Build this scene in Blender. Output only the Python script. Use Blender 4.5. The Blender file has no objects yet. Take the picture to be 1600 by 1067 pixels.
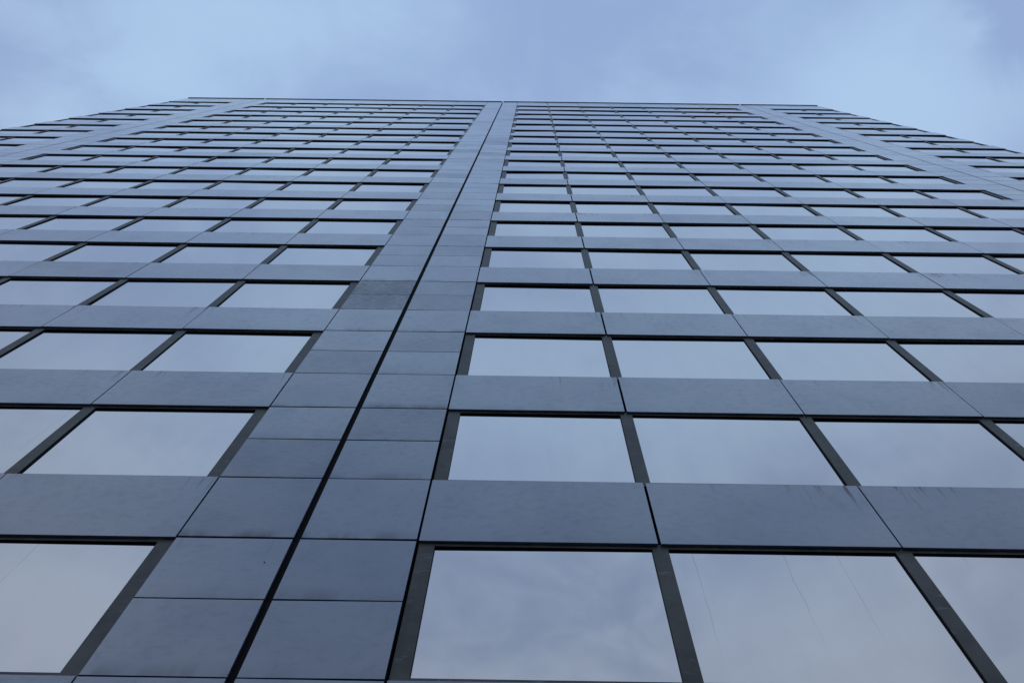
import bpy, math, random
from mathutils import Matrix, Vector
random.seed(7)
S = bpy.context.scene
C = S.collection

# ------------------------------------------------------------------ measures
BAY = 3.1                      # one window bay in metres
STOREY = 1.18145 * BAY         # one lower storey
CAM_U, CAM_D, ROW0 = 0.44623, 1.92770, 2.52232   # camera foot along the facade, distance, row 0 height (bays)
EYE = 1.6
def ux(u): return (u - CAM_U) * BAY
def vz(v): return EYE + v * STOREY + ROW0 * BAY

# ------------------------------------------------------------------ camera
pitch, roll, yaw = 1.1835564, 0.0242402, -0.0113500
fwd = Vector((math.sin(yaw) * math.cos(pitch), math.cos(yaw) * math.cos(pitch), math.sin(pitch)))
rt = Vector((math.cos(yaw), -math.sin(yaw), 0))
up = rt.cross(fwd)
r2 = rt * math.cos(roll) + up * math.sin(roll)
u2 = -rt * math.sin(roll) + up * math.cos(roll)
cam = bpy.data.objects.new('camera', bpy.data.cameras.new('camera'))
C.objects.link(cam)
cam.matrix_world = Matrix(((r2.x, u2.x, -fwd.x, 0), (r2.y, u2.y, -fwd.y, -CAM_D * BAY), (r2.z, u2.z, -fwd.z, EYE), (0, 0, 0, 1)))
cam.data.sensor_fit = 'HORIZONTAL'; cam.data.sensor_width = 36
F = 1150.0 / 1600
cam.data.lens = F * 36
PX = 819.34
cam.data.shift_x = -(PX - 800) / 1600
cam.data.clip_end = 6000; cam.data.clip_start = 0.05
S.camera = cam
CAMLOC = Vector((0, -CAM_D * BAY, EYE))
def project(x, y, z):                    # picture position in 1600x1067 pixels, only used to choose which pieces are parts
    d = Vector((x, y, z)) - CAMLOC
    w = d.dot(fwd)
    if w < 0.1: return None
    return PX + 1150 * d.dot(r2) / w, 533.5 - 1150 * d.dot(u2) / w

# ------------------------------------------------------------------ sky
W = bpy.data.worlds.new('World'); S.world = W; W.use_nodes = True
nt = W.node_tree; nt.nodes.clear()
def N(t, kind, **kw):
    n = t.nodes.new(kind)
    for k, v in kw.items(): setattr(n, k, v)
    return n
def math_node(t, op, a, b=None, clamp=False):
    n = N(t, 'ShaderNodeMath', operation=op); n.use_clamp = clamp
    for i, s in enumerate((a, b)):
        if s is None: continue
        if isinstance(s, (int, float)): n.inputs[i].default_value = s
        else: t.links.new(s, n.inputs[i])
    return n.outputs[0]
def ramp(t, fac, lo, hi, a=0.0, b=1.0, smooth=True):
    n = N(t, 'ShaderNodeMapRange', interpolation_type='SMOOTHSTEP' if smooth else 'LINEAR')
    t.links.new(fac, n.inputs[0])
    n.inputs[1].default_value = lo; n.inputs[2].default_value = hi
    n.inputs[3].default_value = a; n.inputs[4].default_value = b
    return n.outputs[0]
def mixc(t, fac, a, b, blend='MIX'):
    n = N(t, 'ShaderNodeMix', data_type='RGBA', blend_type=blend)
    if isinstance(fac, (int, float)): n.inputs[0].default_value = fac
    else: t.links.new(fac, n.inputs[0])
    for i, s in ((6, a), (7, b)):
        if isinstance(s, tuple): n.inputs[i].default_value = (*s, 1)
        else: t.links.new(s, n.inputs[i])
    return n.outputs[2]
def noise(t, vec, scale, detail=4, rough=0.5, dist=0.0):
    n = N(t, 'ShaderNodeTexNoise'); n.inputs['Scale'].default_value = scale
    n.inputs['Detail'].default_value = detail; n.inputs['Roughness'].default_value = rough
    n.inputs['Distortion'].default_value = dist
    t.links.new(vec, n.inputs['Vector'])
    return n.outputs['Fac']
def scaled(t, vec, s, loc=(0, 0, 0)):
    n = N(t, 'ShaderNodeMapping'); n.inputs['Scale'].default_value = s; n.inputs['Location'].default_value = loc
    t.links.new(vec, n.inputs['Vector'])
    return n.outputs[0]

SUN_EL, SUN_AZ = math.radians(38), math.radians(20)      # behind the tower, veiled by cloud
sky = N(nt, 'ShaderNodeTexSky', sky_type='NISHITA', sun_disc=False, sun_elevation=SUN_EL, sun_rotation=SUN_AZ)
tc = N(nt, 'ShaderNodeTexCoord')
sep = N(nt, 'ShaderNodeSeparateXYZ'); nt.links.new(tc.outputs['Generated'], sep.inputs[0])
zc = math_node(nt, 'MAXIMUM', sep.outputs[2], 0.0)
zd = math_node(nt, 'ADD', zc, 0.12)
cmb = N(nt, 'ShaderNodeCombineXYZ')
nt.links.new(math_node(nt, 'DIVIDE', sep.outputs[0], zd), cmb.inputs[0])
nt.links.new(math_node(nt, 'DIVIDE', sep.outputs[1], zd), cmb.inputs[1])
deck = cmb.outputs[0]
n1 = noise(nt, scaled(nt, deck, (1.0, 1.3, 1), (3.1, 1.7, 0)), 1.7, 5, 0.52, 0.35)
n2 = noise(nt, scaled(nt, deck, (1, 1.25, 1), (8.3, 4.2, 0)), 5.5, 6, 0.58, 0.5)
cl = math_node(nt, 'ADD', math_node(nt, 'MULTIPLY', n1, 0.62), math_node(nt, 'MULTIPLY', n2, 0.38))
def bank(x, y, rx, ry, amount):              # a thicker or thinner patch of the cloud deck
    v = scaled(nt, deck, (1 / rx, 1 / ry, 1), (-x / rx, -y / ry, 0))
    ln = N(nt, 'ShaderNodeVectorMath', operation='LENGTH'); nt.links.new(v, ln.inputs[0])
    w = math_node(nt, 'ADD', ln.outputs['Value'], math_node(nt, 'MULTIPLY', math_node(nt, 'SUBTRACT', n2, 0.5), 1.6))
    return math_node(nt, 'MULTIPLY', ramp(nt, w, 1.0, 0.0), amount)
for q in ((0.40, 0.05, 0.17, 0.13, 0.13), (0.54, -0.05, 0.10, 0.10, -0.24), (0.09, 0.00, 0.16, 0.10, -0.035), (-0.36, -0.02, 0.16, 0.10, 0.03), (-0.58, 0.0, 0.16, 0.12, -0.02), (0.0, -0.40, 0.95, 0.17, 0.16), (-0.16, 0.0, 0.13, 0.1, 0.03), (0.03, -0.76, 0.24, 0.15, -0.15), (-0.66, -0.74, 0.32, 0.26, 0.16), (0.45, -0.84, 0.26, 0.22, 0.12)):  # far negative y
    cl = math_node(nt, 'ADD', cl, bank(*q))
thick = ramp(nt, cl, 0.365, 0.665)
elev = ramp(nt, zc, 0.58, 0.92)
STR = 0.1
def k(c): return tuple(v / STR for v in c)
dark = mixc(nt, elev, k((0.345, 0.435, 0.605)), k((0.318, 0.445, 0.712)))
lite = mixc(nt, elev, k((0.515, 0.605, 0.765)), k((0.450, 0.630, 0.885)))
cloud = mixc(nt, thick, dark, lite)
final = mixc(nt, 0.9, sky.outputs[0], cloud)
bg = N(nt, 'ShaderNodeBackground'); bg.inputs[1].default_value = STR
nt.links.new(final, bg.inputs[0])
out = N(nt, 'ShaderNodeOutputWorld'); nt.links.new(bg.outputs[0], out.inputs[0])

# ------------------------------------------------------------------ sun, exposure
sl = bpy.data.lights.new('sun', 'SUN'); sl.energy = 0.5; sl.angle = math.radians(25); sl.color = (1.0, 0.95, 0.88)
so = bpy.data.objects.new('sun', sl); C.objects.link(so)
sd = Vector((math.sin(SUN_AZ) * math.cos(SUN_EL), math.cos(SUN_AZ) * math.cos(SUN_EL), math.sin(SUN_EL)))
so.rotation_euler = sd.to_track_quat('Z', 'Y').to_euler(); so.location = (0, 40, 120)
vs = S.view_settings
vs.view_transform = 'Standard'; vs.look = 'None'; vs.exposure = 0.0; vs.gamma = 1.0; vs.use_curve_mapping = False
S.render.engine = 'CYCLES'
S.cycles.max_bounces = 6

# ------------------------------------------------------------------ materials
def new_mat(name):
    m = bpy.data.materials.new(name); m.use_nodes = True
    t = m.node_tree
    return m, t, t.nodes['Principled BSDF']
def pos(t): return N(t, 'ShaderNodeNewGeometry').outputs['Position']
def uvmap(t, name):
    n = N(t, 'ShaderNodeUVMap', uv_map=name); s = N(t, 'ShaderNodeSeparateXYZ'); t.links.new(n.outputs[0], s.inputs[0])
    return s.outputs[0], s.outputs[1]
def attr(t, name):
    return N(t, 'ShaderNodeAttribute', attribute_type='OBJECT', attribute_name=name).outputs['Fac']
def bump(t, b, h, strength, dist):
    n = N(t, 'ShaderNodeBump'); n.inputs['Strength'].default_value = strength; n.inputs['Distance'].default_value = dist
    t.links.new(h, n.inputs['Height']); t.links.new(n.outputs[0], b.inputs['Normal'])

def panel_material():
    m, t, b = new_mat('grey_panel')
    p = pos(t)
    xl, zb = uvmap(t, 'low'); xr, zt = uvmap(t, 'high')
    rnd = N(t, 'ShaderNodeObjectInfo').outputs['Random']
    blotch = noise(t, p, 0.9, 4, 0.55)
    mott = noise(t, scaled(t, p, (1, 1, 1.6)), 6.0, 5, 0.6)
    grain = noise(t, scaled(t, p, (5, 5, 55)), 1.0, 4, 0.65, 0.4)
    col = mixc(t, ramp(t, blotch, 0.3, 0.7), (0.056, 0.092, 0.180), (0.084, 0.126, 0.222))
    col = mixc(t, math_node(t, 'MULTIPLY', ramp(t, mott, 0.35, 0.75), 0.4), col, (0.046, 0.070, 0.122))
    col = mixc(t, math_node(t, 'MULTIPLY', ramp(t, grain, 0.52, 0.72), 0.45), col, (0.034, 0.050, 0.086))
    col = mixc(t, math_node(t, 'MULTIPLY', ramp(t, grain, 0.42, 0.30), 0.35), col, (0.17, 0.21, 0.30))
    col = mixc(t, math_node(t, 'MULTIPLY', rnd, 0.16), col, (0.040, 0.060, 0.104))
    # weathered slabs: rough horizontal flecks
    tone = attr(t, 'tone')
    fleck = ramp(t, noise(t, scaled(t, p, (4, 4, 22)), 1.6, 6, 0.7, 0.8), 0.42, 0.62)
    col = mixc(t, math_node(t, 'MULTIPLY', tone, math_node(t, 'ADD', 0.35, math_node(t, 'MULTIPLY', fleck, 0.5))), col, (0.03, 0.032, 0.04))
    # grime held along the lower edge
    low = math_node(t, 'MULTIPLY', ramp(t, math_node(t, 'ADD', zb, math_node(t, 'MULTIPLY', blotch, 0.16)), 0.34, 0.04), ramp(t, noise(t, scaled(t, p, (1, 1, 0.3)), 1.8, 4, 0.6), 0.36, 0.62))
    low = math_node(t, 'MULTIPLY', low, attr(t, 'grime'))
    col = mixc(t, math_node(t, 'MULTIPLY', low, 0.55), col, (0.055, 0.062, 0.066))
    # water runs below the sill, strongest near the panel ends
    wob = scaled(t, p, (9, 1, 0.8))
    run = ramp(t, noise(t, wob, 1.3, 4, 0.62, 0.3), 0.50, 0.64)
    ends = math_node(t, 'MAXIMUM', ramp(t, xr, 0.55, 0.05), math_node(t, 'MULTIPLY', ramp(t, xl, 0.35, 0.0), 0.6))
    patch = ramp(t, noise(t, scaled(t, p, (0.8, 1, 0.3), (5, 0, 2)), 1.0, 3), 0.48, 0.66)
    amount = math_node(t, 'ADD', math_node(t, 'MULTIPLY', math_node(t, 'MULTIPLY', ends, ramp(t, blotch, 0.38, 0.62, 0.15, 1.0)), 0.95), math_node(t, 'MULTIPLY', patch, 0.7))
    amount = math_node(t, 'MULTIPLY', amount, ramp(t, math_node(t, 'ADD', zt, math_node(t, 'MULTIPLY', mott, 0.4)), 1.1, 0.1))
    amount = math_node(t, 'MULTIPLY', amount, run)
    streaked = attr(t, 'runs')
    amount = math_node(t, 'MULTIPLY', amount, streaked, clamp=True)
    col = mixc(t, amount, col, (0.045, 0.050, 0.060))
    t.links.new(col, b.inputs['Base Color'])
    rg = math_node(t, 'ADD', ramp(t, mott, 0.3, 0.75, 0.20, 0.29), math_node(t, 'ADD', math_node(t, 'MULTIPLY', tone, 0.16), math_node(t, 'MULTIPLY', amount, 0.25)))
    t.links.new(rg, b.inputs['Roughness'])
    b.inputs['IOR'].default_value = 2.05
    soil = math_node(t, 'MAXIMUM', math_node(t, 'MULTIPLY', low, 0.75), math_node(t, 'MULTIPLY', amount, 0.9))
    soil = math_node(t, 'MAXIMUM', soil, math_node(t, 'MULTIPLY', tone, math_node(t, 'ADD', 0.40, math_node(t, 'MULTIPLY', fleck, 0.55))))
    soil = math_node(t, 'MAXIMUM', soil, math_node(t, 'MULTIPLY', ramp(t, mott, 0.45, 0.75), 0.18))
    soil = math_node(t, 'ADD', soil, math_node(t, 'MULTIPLY', ramp(t, blotch, 0.40, 0.66), 0.20))
    soil = math_node(t, 'ADD', soil, math_node(t, 'MULTIPLY', rnd, 0.16), clamp=True)
    t.links.new(math_node(t, 'SUBTRACT', 1.0, math_node(t, 'MULTIPLY', soil, 0.85)), b.inputs['Coat Weight'])
    t.links.new(math_node(t, 'SUBTRACT', 0.5, math_node(t, 'MULTIPLY', soil, 0.30)), b.inputs['Specular IOR Level'])
    b.inputs['Coat IOR'].default_value = 1.9
    t.links.new(math_node(t, 'MULTIPLY', rg, 0.55), b.inputs['Coat Roughness'])
    bump(t, b, math_node(t, 'ADD', grain, math_node(t, 'MULTIPLY', mott, 0.6)), 0.035, 0.004)
    return m

def glass_material():
    m, t, b = new_mat('mirror_glass')
    p = pos(t)
    rnd = N(t, 'ShaderNodeObjectInfo').outputs['Random']
    xl, zb = uvmap(t, 'low'); xr, zt = uvmap(t, 'high')
    base = mixc(t, rnd, (0.64, 0.62, 0.615), (0.685, 0.665, 0.655))
    film = noise(t, scaled(t, p, (2.2, 1, 0.5)), 1.0, 4, 0.6)
    base = mixc(t, math_node(t, 'MULTIPLY', ramp(t, film, 0.4, 0.75), 0.14), base, (0.48, 0.485, 0.49))
    # thin dried runs of dirty water from the head of the pane
    wv = noise(t, scaled(t, p, (0.30, 1, 0.6), (0, 0, 3)), 1.0, 3, 0.5)
    gx = math_node(t, 'ADD', math_node(t, 'ADD', xl, math_node(t, 'MULTIPLY', wv, 0.26)), math_node(t, 'MULTIPLY', zt, 0.03))
    gx = math_node(t, 'ADD', math_node(t, 'MULTIPLY', gx, 4.5), math_node(t, 'MULTIPLY', rnd, 50.0))
    cell = math_node(t, 'FLOOR', gx)
    wn = N(t, 'ShaderNodeTexWhiteNoise', noise_dimensions='1D'); t.links.new(cell, wn.inputs['W'])
    sc = N(t, 'ShaderNodeSeparateColor'); t.links.new(wn.outputs['Color'], sc.inputs[0])
    at = math_node(t, 'ADD', 0.15, math_node(t, 'MULTIPLY', sc.outputs[0], 0.7))
    dist = math_node(t, 'ABSOLUTE', math_node(t, 'SUBTRACT', math_node(t, 'FRACT', gx), at))
    run = ramp(t, dist, 0.045, 0.0)
    runs = attr(t, 'runs')
    there = math_node(t, 'LESS_THAN', sc.outputs[1], math_node(t, 'MULTIPLY', runs, 0.36))
    far = math_node(t, 'ADD', 0.15, math_node(t, 'MULTIPLY', math_node(t, 'POWER', sc.outputs[2], 1.2), 3.6))
    ln = ramp(t, math_node(t, 'DIVIDE', zt, far), 1.0, 0.4)
    brk = ramp(t, noise(t, scaled(t, p, (2, 1, 1.6), (1, 0, 9)), 1.0, 3, 0.6), 0.30, 0.55, 0.25, 1.0)
    amt = math_node(t, 'MULTIPLY', math_node(t, 'MULTIPLY', run, brk), math_node(t, 'MULTIPLY', there, ln))
    amt = math_node(t, 'MULTIPLY', amt, 0.36)
    base = mixc(t, amt, base, (0.20, 0.21, 0.23))
    t.links.new(base, b.inputs['Base Color'])
    b.inputs['Metallic'].default_value = 1.0
    b.inputs['Roughness'].default_value = 0.03
    bump(t, b, noise(t, p, 0.8, 1), 0.10, 0.02)
    return m

def frame_material():
    m, t, b = new_mat('bronze_frame')
    p = pos(t)
    a = noise(t, p, 2.0, 4, 0.6)
    sm = noise(t, scaled(t, p, (2.0, 2, 7)), 1.5, 5, 0.68, 0.9)
    col = mixc(t, ramp(t, a, 0.3, 0.7), (0.018, 0.020, 0.018), (0.060, 0.062, 0.054))
    col = mixc(t, math_node(t, 'MULTIPLY', ramp(t, sm, 0.57, 0.72), 0.5), col, (0.22, 0.235, 0.24))
    t.links.new(col, b.inputs['Base Color'])
    b.inputs['Roughness'].default_value = 0.48
    b.inputs['IOR'].default_value = 1.54
    bump(t, b, sm, 0.1, 0.003)
    return m

def plain(name, c, rough=0.7, scale=3.0, var=0.25, spec=0.5):
    m, t, b = new_mat(name)
    f = noise(t, pos(t), scale, 5, 0.6)
    t.links.new(mixc(t, f, tuple(v * (1 - var) for v in c), tuple(v * (1 + var) for v in c)), b.inputs['Base Color'])
    b.inputs['Roughness'].default_value = rough
    b.inputs['Specular IOR Level'].default_value = spec
    return m

M_PANEL, M_GLASS, M_FRAME = panel_material(), glass_material(), frame_material()
M_BLACK = plain('black_cavity', (0.006, 0.006, 0.007), 0.9, 3, 0.2, 0.1)
M_SEAL_SHADE = plain('black_rubber_shade', (0.010, 0.010, 0.011), 0.8, 8, 0.2, 0.15)  # rubber of the joints, and shade painted on the window reveals
M_COPE = plain('dark_coping', (0.055, 0.066, 0.085), 0.5)
M_GROUND = plain('grey_paving', (0.075, 0.075, 0.073), 0.85, 0.8)

# ------------------------------------------------------------------ mesh builder
class Boxes:
    def __init__(s): s.v, s.f, s.lo, s.hi = [], [], [], []
    def box(s, x0, x1, y0, y1, z0, z1, w=None, h=None, ox=None, oz=None):
        """ox, oz: where the panel this box belongs to starts; w, h: its size (for the edge distances)"""
        ox = x0 if ox is None else ox; oz = z0 if oz is None else oz
        w = x1 - x0 if w is None else w; h = z1 - z0 if h is None else h
        i = len(s.v)
        s.v += [(x0, y0, z0), (x1, y0, z0), (x1, y1, z0), (x0, y1, z0), (x0, y0, z1), (x1, y0, z1), (x1, y1, z1), (x0, y1, z1)]
        for q in ((0, 1, 5, 4), (1, 2, 6, 5), (2, 3, 7, 6), (3, 0, 4, 7), (4, 5, 6, 7), (3, 2, 1, 0)):
            s.f.append(tuple(i + a for a in q))
            for a in q:
                vx, _, vv = s.v[i + a]
                s.lo.append((vx - ox, vv - oz)); s.hi.append((ox + w - vx, oz + h - vv))
        return s
    def mesh(s, name, mat):
        me = bpy.data.meshes.new(name); me.from_pydata(s.v, [], s.f)
        a = me.uv_layers.new(name='low'); b = me.uv_layers.new(name='high')
        a.data.foreach_set('uv', [c for p in s.lo for c in p]); b.data.foreach_set('uv', [c for p in s.hi for c in p])
        me.materials.append(mat); me.update()
        return me
def link(name, me, parent, loc=(0, 0, 0), rot=None):
    o = bpy.data.objects.new(name, me); C.objects.link(o); o.parent = parent; o.location = loc
    if rot: o.rotation_euler = rot
    return o

# ------------------------------------------------------------------ grid of the facade
def row(r): return float(r) if r <= 12 else 12.99 + (r - 13) * 1.175
TOP, LAST, FIRST = 20.12, 18, 0
OPEN = 0.614                                         # window share of a storey, measured down from the head
SPLIT = 0.307
right = [0 + k_ * 1.007 for k_ in range(8)]          # joints right of the middle pier
left = [-1.006 - k_ * 1.014 for k_ in range(8)]
PIERS = [(left[7] - 1.04, left[7]), (left[0], 0.0), (right[7], right[7] + 1.04)]
rp, lp = PIERS[2][1], PIERS[0][0]
GROUPS = [[lp - 2.03, lp - 1.015, lp], left[::-1], right, [rp, rp + 1.007, rp + 2.014]]
EDGE_L, EDGE_R = GROUPS[0][0] - 0.062, GROUPS[3][-1] + 0.075
Y_PANEL, Y_FRAME, Y_GLASS, Y_BACK = 0.040, 0.043, 0.072, 0.092
MW = 0.200
def head(r): return vz(row(r))
def sill(r): return vz(row(r) - OPEN * (row(r) - row(r - 1)))

tower = bpy.data.objects.new('office_tower', None); C.objects.link(tower)
tower.location = (0, 0, 0)
tower['label'] = 'tall office tower clad in blue-grey panels with rows of mirrored windows and dark mullions'
tower['category'] = 'building'

# pieces gathered first, then the 300 of each kind that show largest become parts, the rest one stuff part
def area(x0, x1, z0, z1):
    pts = [project(x0 + (x1 - x0) * i / 4, 0, z0 + (z1 - z0) * j / 3) for i in range(5) for j in range(4)]
    inside = [p for p in pts if p and -6 < p[0] < 1606 and -6 < p[1] < 1073]
    if not inside: return 0.0
    c = [project(x0, 0, z0), project(x1, 0, z0), project(x1, 0, z1), project(x0, 0, z1)]
    if any(p is None for p in c): return 1.0 * len(inside)
    a = abs(sum(c[i][0] * c[(i + 1) % 4][1] - c[(i + 1) % 4][0] * c[i][1] for i in range(4))) / 2
    return a * len(inside) / len(pts)

spandrels, slabs, windows, mullions = [], [], [], []
for r in range(FIRST - 2, LAST + 1):
    z0 = head(r); z1 = sill(r + 1) if r < LAST else vz(TOP)
    for gi, g in enumerate(GROUPS):
        for i in range(len(g) - 1):
            def gap(j):
                if gi == 2 and j == 1: return 0.021
                return 0.018 if (gi, j) in ((1, len(g) - 1), (2, 0)) else 0.012
            a, b = ux(g[i]) + gap(i), ux(g[i + 1]) - gap(i + 1)
            if gi == 0 and i == 0: a = ux(EDGE_L)
            if gi == 3 and i == len(g) - 2: b = ux(EDGE_R)
            spandrels.append((a, b, z0, z1, r))
for r in range(FIRST - 1, LAST + 1):
    z0, z1 = sill(r), head(r)
    for gi, g in enumerate(GROUPS):
        n = len(g) - 1
        for i in range(n):
            # the posts stand centred on the joints, and beside the joint at a pier or a corner
            a = ux(g[i]) + (MW / 2 if i else MW + 0.022)
            b = ux(g[i + 1]) - (MW / 2 if i < n - 1 else MW + 0.022)
            if gi == 0 and i == 0: a = ux(EDGE_L) + MW + 0.01
            if gi == 3 and i == n - 1: b = ux(EDGE_R) - MW - 0.01
            windows.append((a, b, z0, z1, r))
        for i in range(n + 1):
            if i == 0: a = ux(g[0]) + 0.022 if gi else ux(EDGE_L) + 0.01
            elif i == n: a = ux(g[n]) - MW - 0.022 if gi < 3 else ux(EDGE_R) - MW - 0.01
            else: a = ux(g[i]) - MW / 2
            mullions.append((a, a + MW, z0, z1, r))
for pi, (a, b) in enumerate(PIERS):
    m = (a + b) / 2
    hw = 0.050 if pi == 1 else 0.032
    for r in range(FIRST - 1, LAST + 1):
        zs, zh = sill(r), head(r)
        zm = zs + (zh - zs) * 0.5
        zt = sill(r + 1) if r < LAST else vz(TOP)
        for z0, z1, k0, k1 in ((zs, zm, .011, .012), (zm, zh, .012, .019), (zh, zt, .019, .011)):
            for (x0, x1) in ((ux(a) + .008, ux(m) - hw), (ux(m) + hw, ux(b) - .014)):
                slabs.append((x0, x1, z0 + k0, z1 - k1, r))

def choose(items):
    order = sorted(range(len(items)), key=lambda i: -area(*items[i][:4]))
    seen = [i for i in order if area(*items[i][:4]) > 0][:300]
    keep = set(seen)
    return [items[i] for i in seen], [items[i] for i in range(len(items)) if i not in keep]

cache = {}
def shared(key, make):
    if key not in cache: cache[key] = make()
    return cache[key]
rnd = random.Random(11)

def panels(items, name, rest_name, runs, tilt, grime):
    part, rest = choose(items)
    for (x0, x1, z0, z1, r) in part:
        w, h = round(x1 - x0, 4), round(z1 - z0, 4)
        me = shared((name, w, h), lambda: Boxes().box(-w / 2, w / 2, 0, Y_PANEL, -h / 2, h / 2).mesh(name, M_PANEL))
        o = link(name, me, tower, ((x0 + x1) / 2, rnd.uniform(-.0012, .0012), (z0 + z1) / 2),
                 (math.radians(rnd.gauss(0, tilt)) / max(1, h), 0, math.radians(rnd.gauss(0, tilt))))
        o['tone'] = max(0.0, rnd.gauss(-0.05, 0.14)); o['runs'] = runs * rnd.uniform(0.2, 1.2); o['grime'] = grime * rnd.uniform(0.3, 1.2)
        if name == 'pier_slab': o['where'] = r
        yield o, (x0, x1, z0, z1, r)
    if rest:
        B = Boxes()
        for (x0, x1, z0, z1, r) in rest: B.box(x0, x1, 0, Y_PANEL, z0, z1)
        o = link(rest_name, B.mesh(rest_name, M_PANEL), tower); o['kind'] = 'stuff'; o['tone'] = 0.03; o['runs'] = runs * 0.6; o['grime'] = grime * 0.7

for o, it in panels(spandrels, 'spandrel_panel', 'spandrel_cladding', 1.0, 0.1, 0.35): pass
xm = ux(-0.503)
for o, (x0, x1, z0, z1, r) in panels(slabs, 'pier_slab', 'pier_cladding', 0.25, 0.1, 0.6):
    del o['where']
    if (z0 + z1) / 2 > head(r): o['grime'] = rnd.uniform(.6, 1.2)
    mid = abs((x0 + x1) / 2 - xm) < 1.5
    leftside = (x0 + x1) / 2 < xm
    upper = (z0 + z1) / 2 < head(r) and (z0 + z1) / 2 > (sill(r) + head(r)) / 2
    lower = (z0 + z1) / 2 < (sill(r) + head(r)) / 2
    weather = {(3, True, 'u'): 1.0, (3, True, 'l'): .85, (1, False, 'u'): .45, (1, True, 'l'): .30, (2, True, 'l'): .30,
               (3, False, 'u'): .35, (3, False, 'l'): .40, (2, False, 'u'): .30, (5, True, 'l'): .35, (4, False, 'u'): .25}
    key = (r, leftside, 'u' if upper else 'l' if lower else 's')
    if mid and 4 <= r <= 12 and key not in weather and rnd.random() < .35: o['tone'] = rnd.uniform(.15, .45)
    if mid and key in weather:
        o['tone'] = weather[key]
        if weather[key] >= .8: o['label'] = 'darker weathered slab with rough horizontal flecks'

# windows: rails (the part) with a pane in each (the sub-part)
def ring(x0, x1, z0, z1, name='window'):
    """a frame round the pane opening; its four inner returns are the black glazing gasket"""
    me = bpy.data.meshes.new(name)
    o = [(x0 - .03, z0 - .03), (x1 + .03, z0 - .03), (x1 + .03, z1 + .03), (x0 - .03, z1 + .03)]
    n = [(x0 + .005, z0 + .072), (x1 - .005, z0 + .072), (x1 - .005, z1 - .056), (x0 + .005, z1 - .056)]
    v = [(x, y, z) for y in (Y_FRAME, Y_BACK) for q in (o, n) for x, z in q]
    f = []
    for a in range(4):
        b = (a + 1) % 4
        f += [(a, b, 4 + b, 4 + a), (4 + a, 4 + b, 12 + b, 12 + a), (8 + b, 8 + a, 12 + a, 12 + b), (8 + a, 8 + b, b, a)]
    return v, f
def ring_mesh(rects, name):
    V, Fc = [], []
    for q in rects:
        v, f = ring(*q); Fc += [tuple(len(V) + i for i in c) for c in f]; V += v
    me = bpy.data.meshes.new(name); me.from_pydata(V, [], Fc)
    me.materials.append(M_FRAME); me.materials.append(M_SEAL_SHADE)
    for i, p in enumerate(me.polygons): p.material_index = 1 if i % 4 == 1 else 0  # inner returns blackened: shade under the head and beside the posts painted in
    me.update(); return me
wpart, wrest = choose(windows)
for (x0, x1, z0, z1, r) in wpart:
    w, h = round(x1 - x0, 4), round(z1 - z0, 4)
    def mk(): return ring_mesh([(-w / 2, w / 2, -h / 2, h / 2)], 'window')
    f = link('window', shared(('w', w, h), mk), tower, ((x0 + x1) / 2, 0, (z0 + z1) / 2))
    pz0, pz1 = -h / 2 + 0.072, h / 2 - 0.056
    pm = shared(('p', w, h), lambda: Boxes().box(-w / 2, w / 2, 0, 0.012, pz0, pz1).mesh('pane', M_GLASS))
    g = link('pane', pm, f, (0, Y_GLASS, 0), (math.radians(rnd.gauss(0, 0.15)), 0, math.radians(rnd.gauss(0, 0.15))))
    q = rnd.random()
    g['runs'] = 0.8 if q < .12 else 0.3 if q < .4 else 0.05
    if r == 0 and x0 > ux(0.9): g['runs'] = 0.75
    if r == 0 and ux(-0.2) < x0 < ux(0.9): g['runs'] = 0.0
    if r == 1 and ux(-0.2) < x0 < ux(1.9): g['runs'] = 0.0
    if r in (0, 1) and x1 < ux(-0.9): g['runs'] = 0.8
if wrest:
    G = Boxes()
    for (x0, x1, z0, z1, r) in wrest:
        G.box(x0, x1, Y_GLASS, Y_GLASS + 0.012, z0 + 0.072, z1 - 0.056)
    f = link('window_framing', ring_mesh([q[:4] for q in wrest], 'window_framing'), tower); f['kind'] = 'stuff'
    g = link('window_glazing', G.mesh('window_glazing', M_GLASS), tower); g['kind'] = 'stuff'; g['runs'] = 0.3

def post(B, x0, x1, z0, z1): B.box(x0, x1, Y_FRAME - 0.002, Y_BACK, z0 + 0.001, z1 - 0.001)
mpart, mrest = choose(mullions)
for (x0, x1, z0, z1, r) in mpart:
    w, h = round(x1 - x0, 4), round(z1 - z0, 4)
    def mk():
        B = Boxes(); B.box(-w / 2, w / 2, Y_FRAME - .002, Y_BACK, -h / 2 - .029, h / 2 + .029); return B.mesh('mullion', M_FRAME)
    link('mullion', shared(('m', w, h), mk), tower, ((x0 + x1) / 2, 0, (z0 + z1) / 2))
if mrest:
    B = Boxes()
    for (x0, x1, z0, z1, r) in mrest: post(B, x0, x1, z0, z1)
    o = link('mullion_framing', B.mesh('mullion_framing', M_FRAME), tower); o['kind'] = 'stuff'

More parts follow.
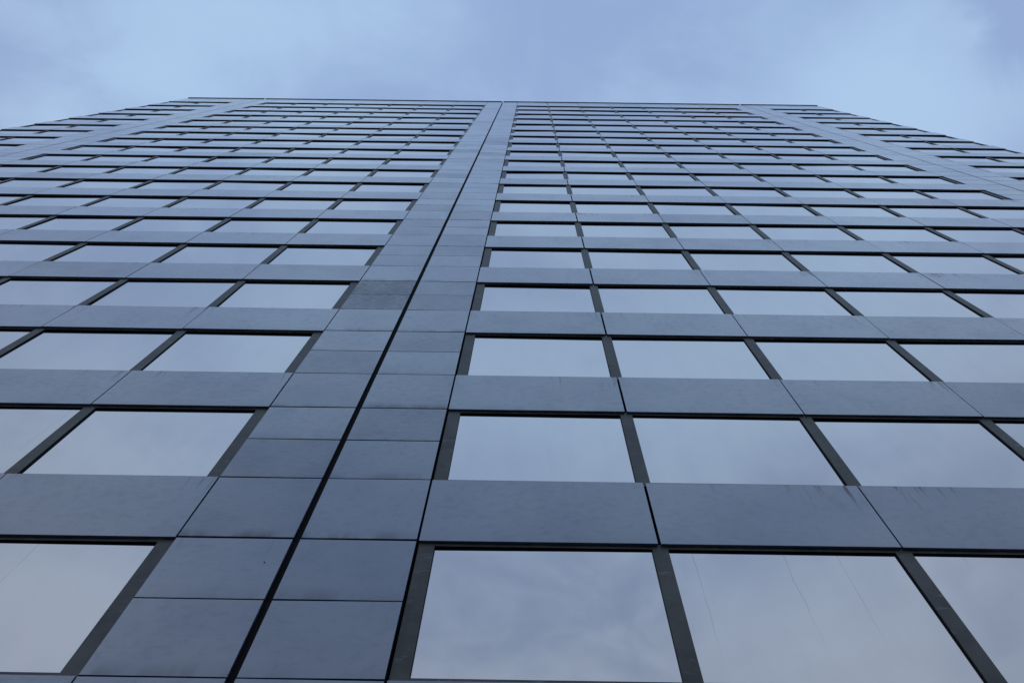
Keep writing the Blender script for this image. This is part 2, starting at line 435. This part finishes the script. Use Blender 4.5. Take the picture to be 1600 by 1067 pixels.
# what shows in the open joints, the body behind, the coping
zbot = 0.0
link('backing_wall', Boxes().box(ux(EDGE_L) + .02, ux(EDGE_R) - .02, Y_BACK + .002, Y_BACK + .05, zbot, vz(TOP) - .05).mesh('backing_wall', M_BLACK), tower)
link('body', Boxes().box(ux(EDGE_L), ux(EDGE_R), Y_BACK + .052, 24, zbot, vz(TOP) - .35).mesh('body', M_PANEL), tower)
for (a, b) in PIERS:
    m = ux((a + b) / 2)
    link('joint_seal', Boxes().box(m - .06, m + .06, .062, Y_BACK, sill(FIRST - 1), vz(TOP) - .12).mesh('joint_seal', M_SEAL_SHADE), tower)
mids = [(a + b) / 2 for a, b in PIERS]
cuts = [EDGE_L] + mids + [EDGE_R]
for i in range(4):
    x0 = ux(cuts[i]) + (.06 if i else -.05); x1 = ux(cuts[i + 1]) - (.06 if i < 3 else -.05)
    link('coping', Boxes().box(x0, x1, -.06, .9, vz(TOP) + .004, vz(TOP) + .07).mesh('coping', M_COPE), tower)
# plain base wall down to the pavement, below the picture
zb = head(FIRST - 2) - 0.02
link('base_wall', Boxes().box(ux(EDGE_L), ux(EDGE_R), .03, Y_BACK, 0, zb).mesh('base_wall', M_PANEL), tower)

hv, hf = [], []
for a in range(10):
    c_, s_ = math.cos(a * math.pi / 5), math.sin(a * math.pi / 5)
    hv += [(0.010 * c_, -.004, 0.010 * s_), (0.010 * c_, .004, 0.010 * s_)]
for a in range(10):
    b_ = (a + 1) % 10; hf.append((2 * a, 2 * b_, 2 * b_ + 1, 2 * a + 1))
hf.append(tuple(range(18, -1, -2)))
hm = bpy.data.meshes.new('plug'); hm.from_pydata(hv, [], hf); hm.materials.append(M_BLACK)
link('plug', hm, tower, (-3.206, 0, 8.943))

# ------------------------------------------------------------------ ground
me = bpy.data.meshes.new('ground')
me.from_pydata([(-2500, -2500, 0), (2500, -2500, 0), (2500, 2500, 0), (-2500, 2500, 0)], [], [(0, 1, 2, 3)])
me.materials.append(M_GROUND)
gr = bpy.data.objects.new('ground', me); C.objects.link(gr); gr['kind'] = 'structure'
gr['label'] = 'grey paved ground in front of the tower'
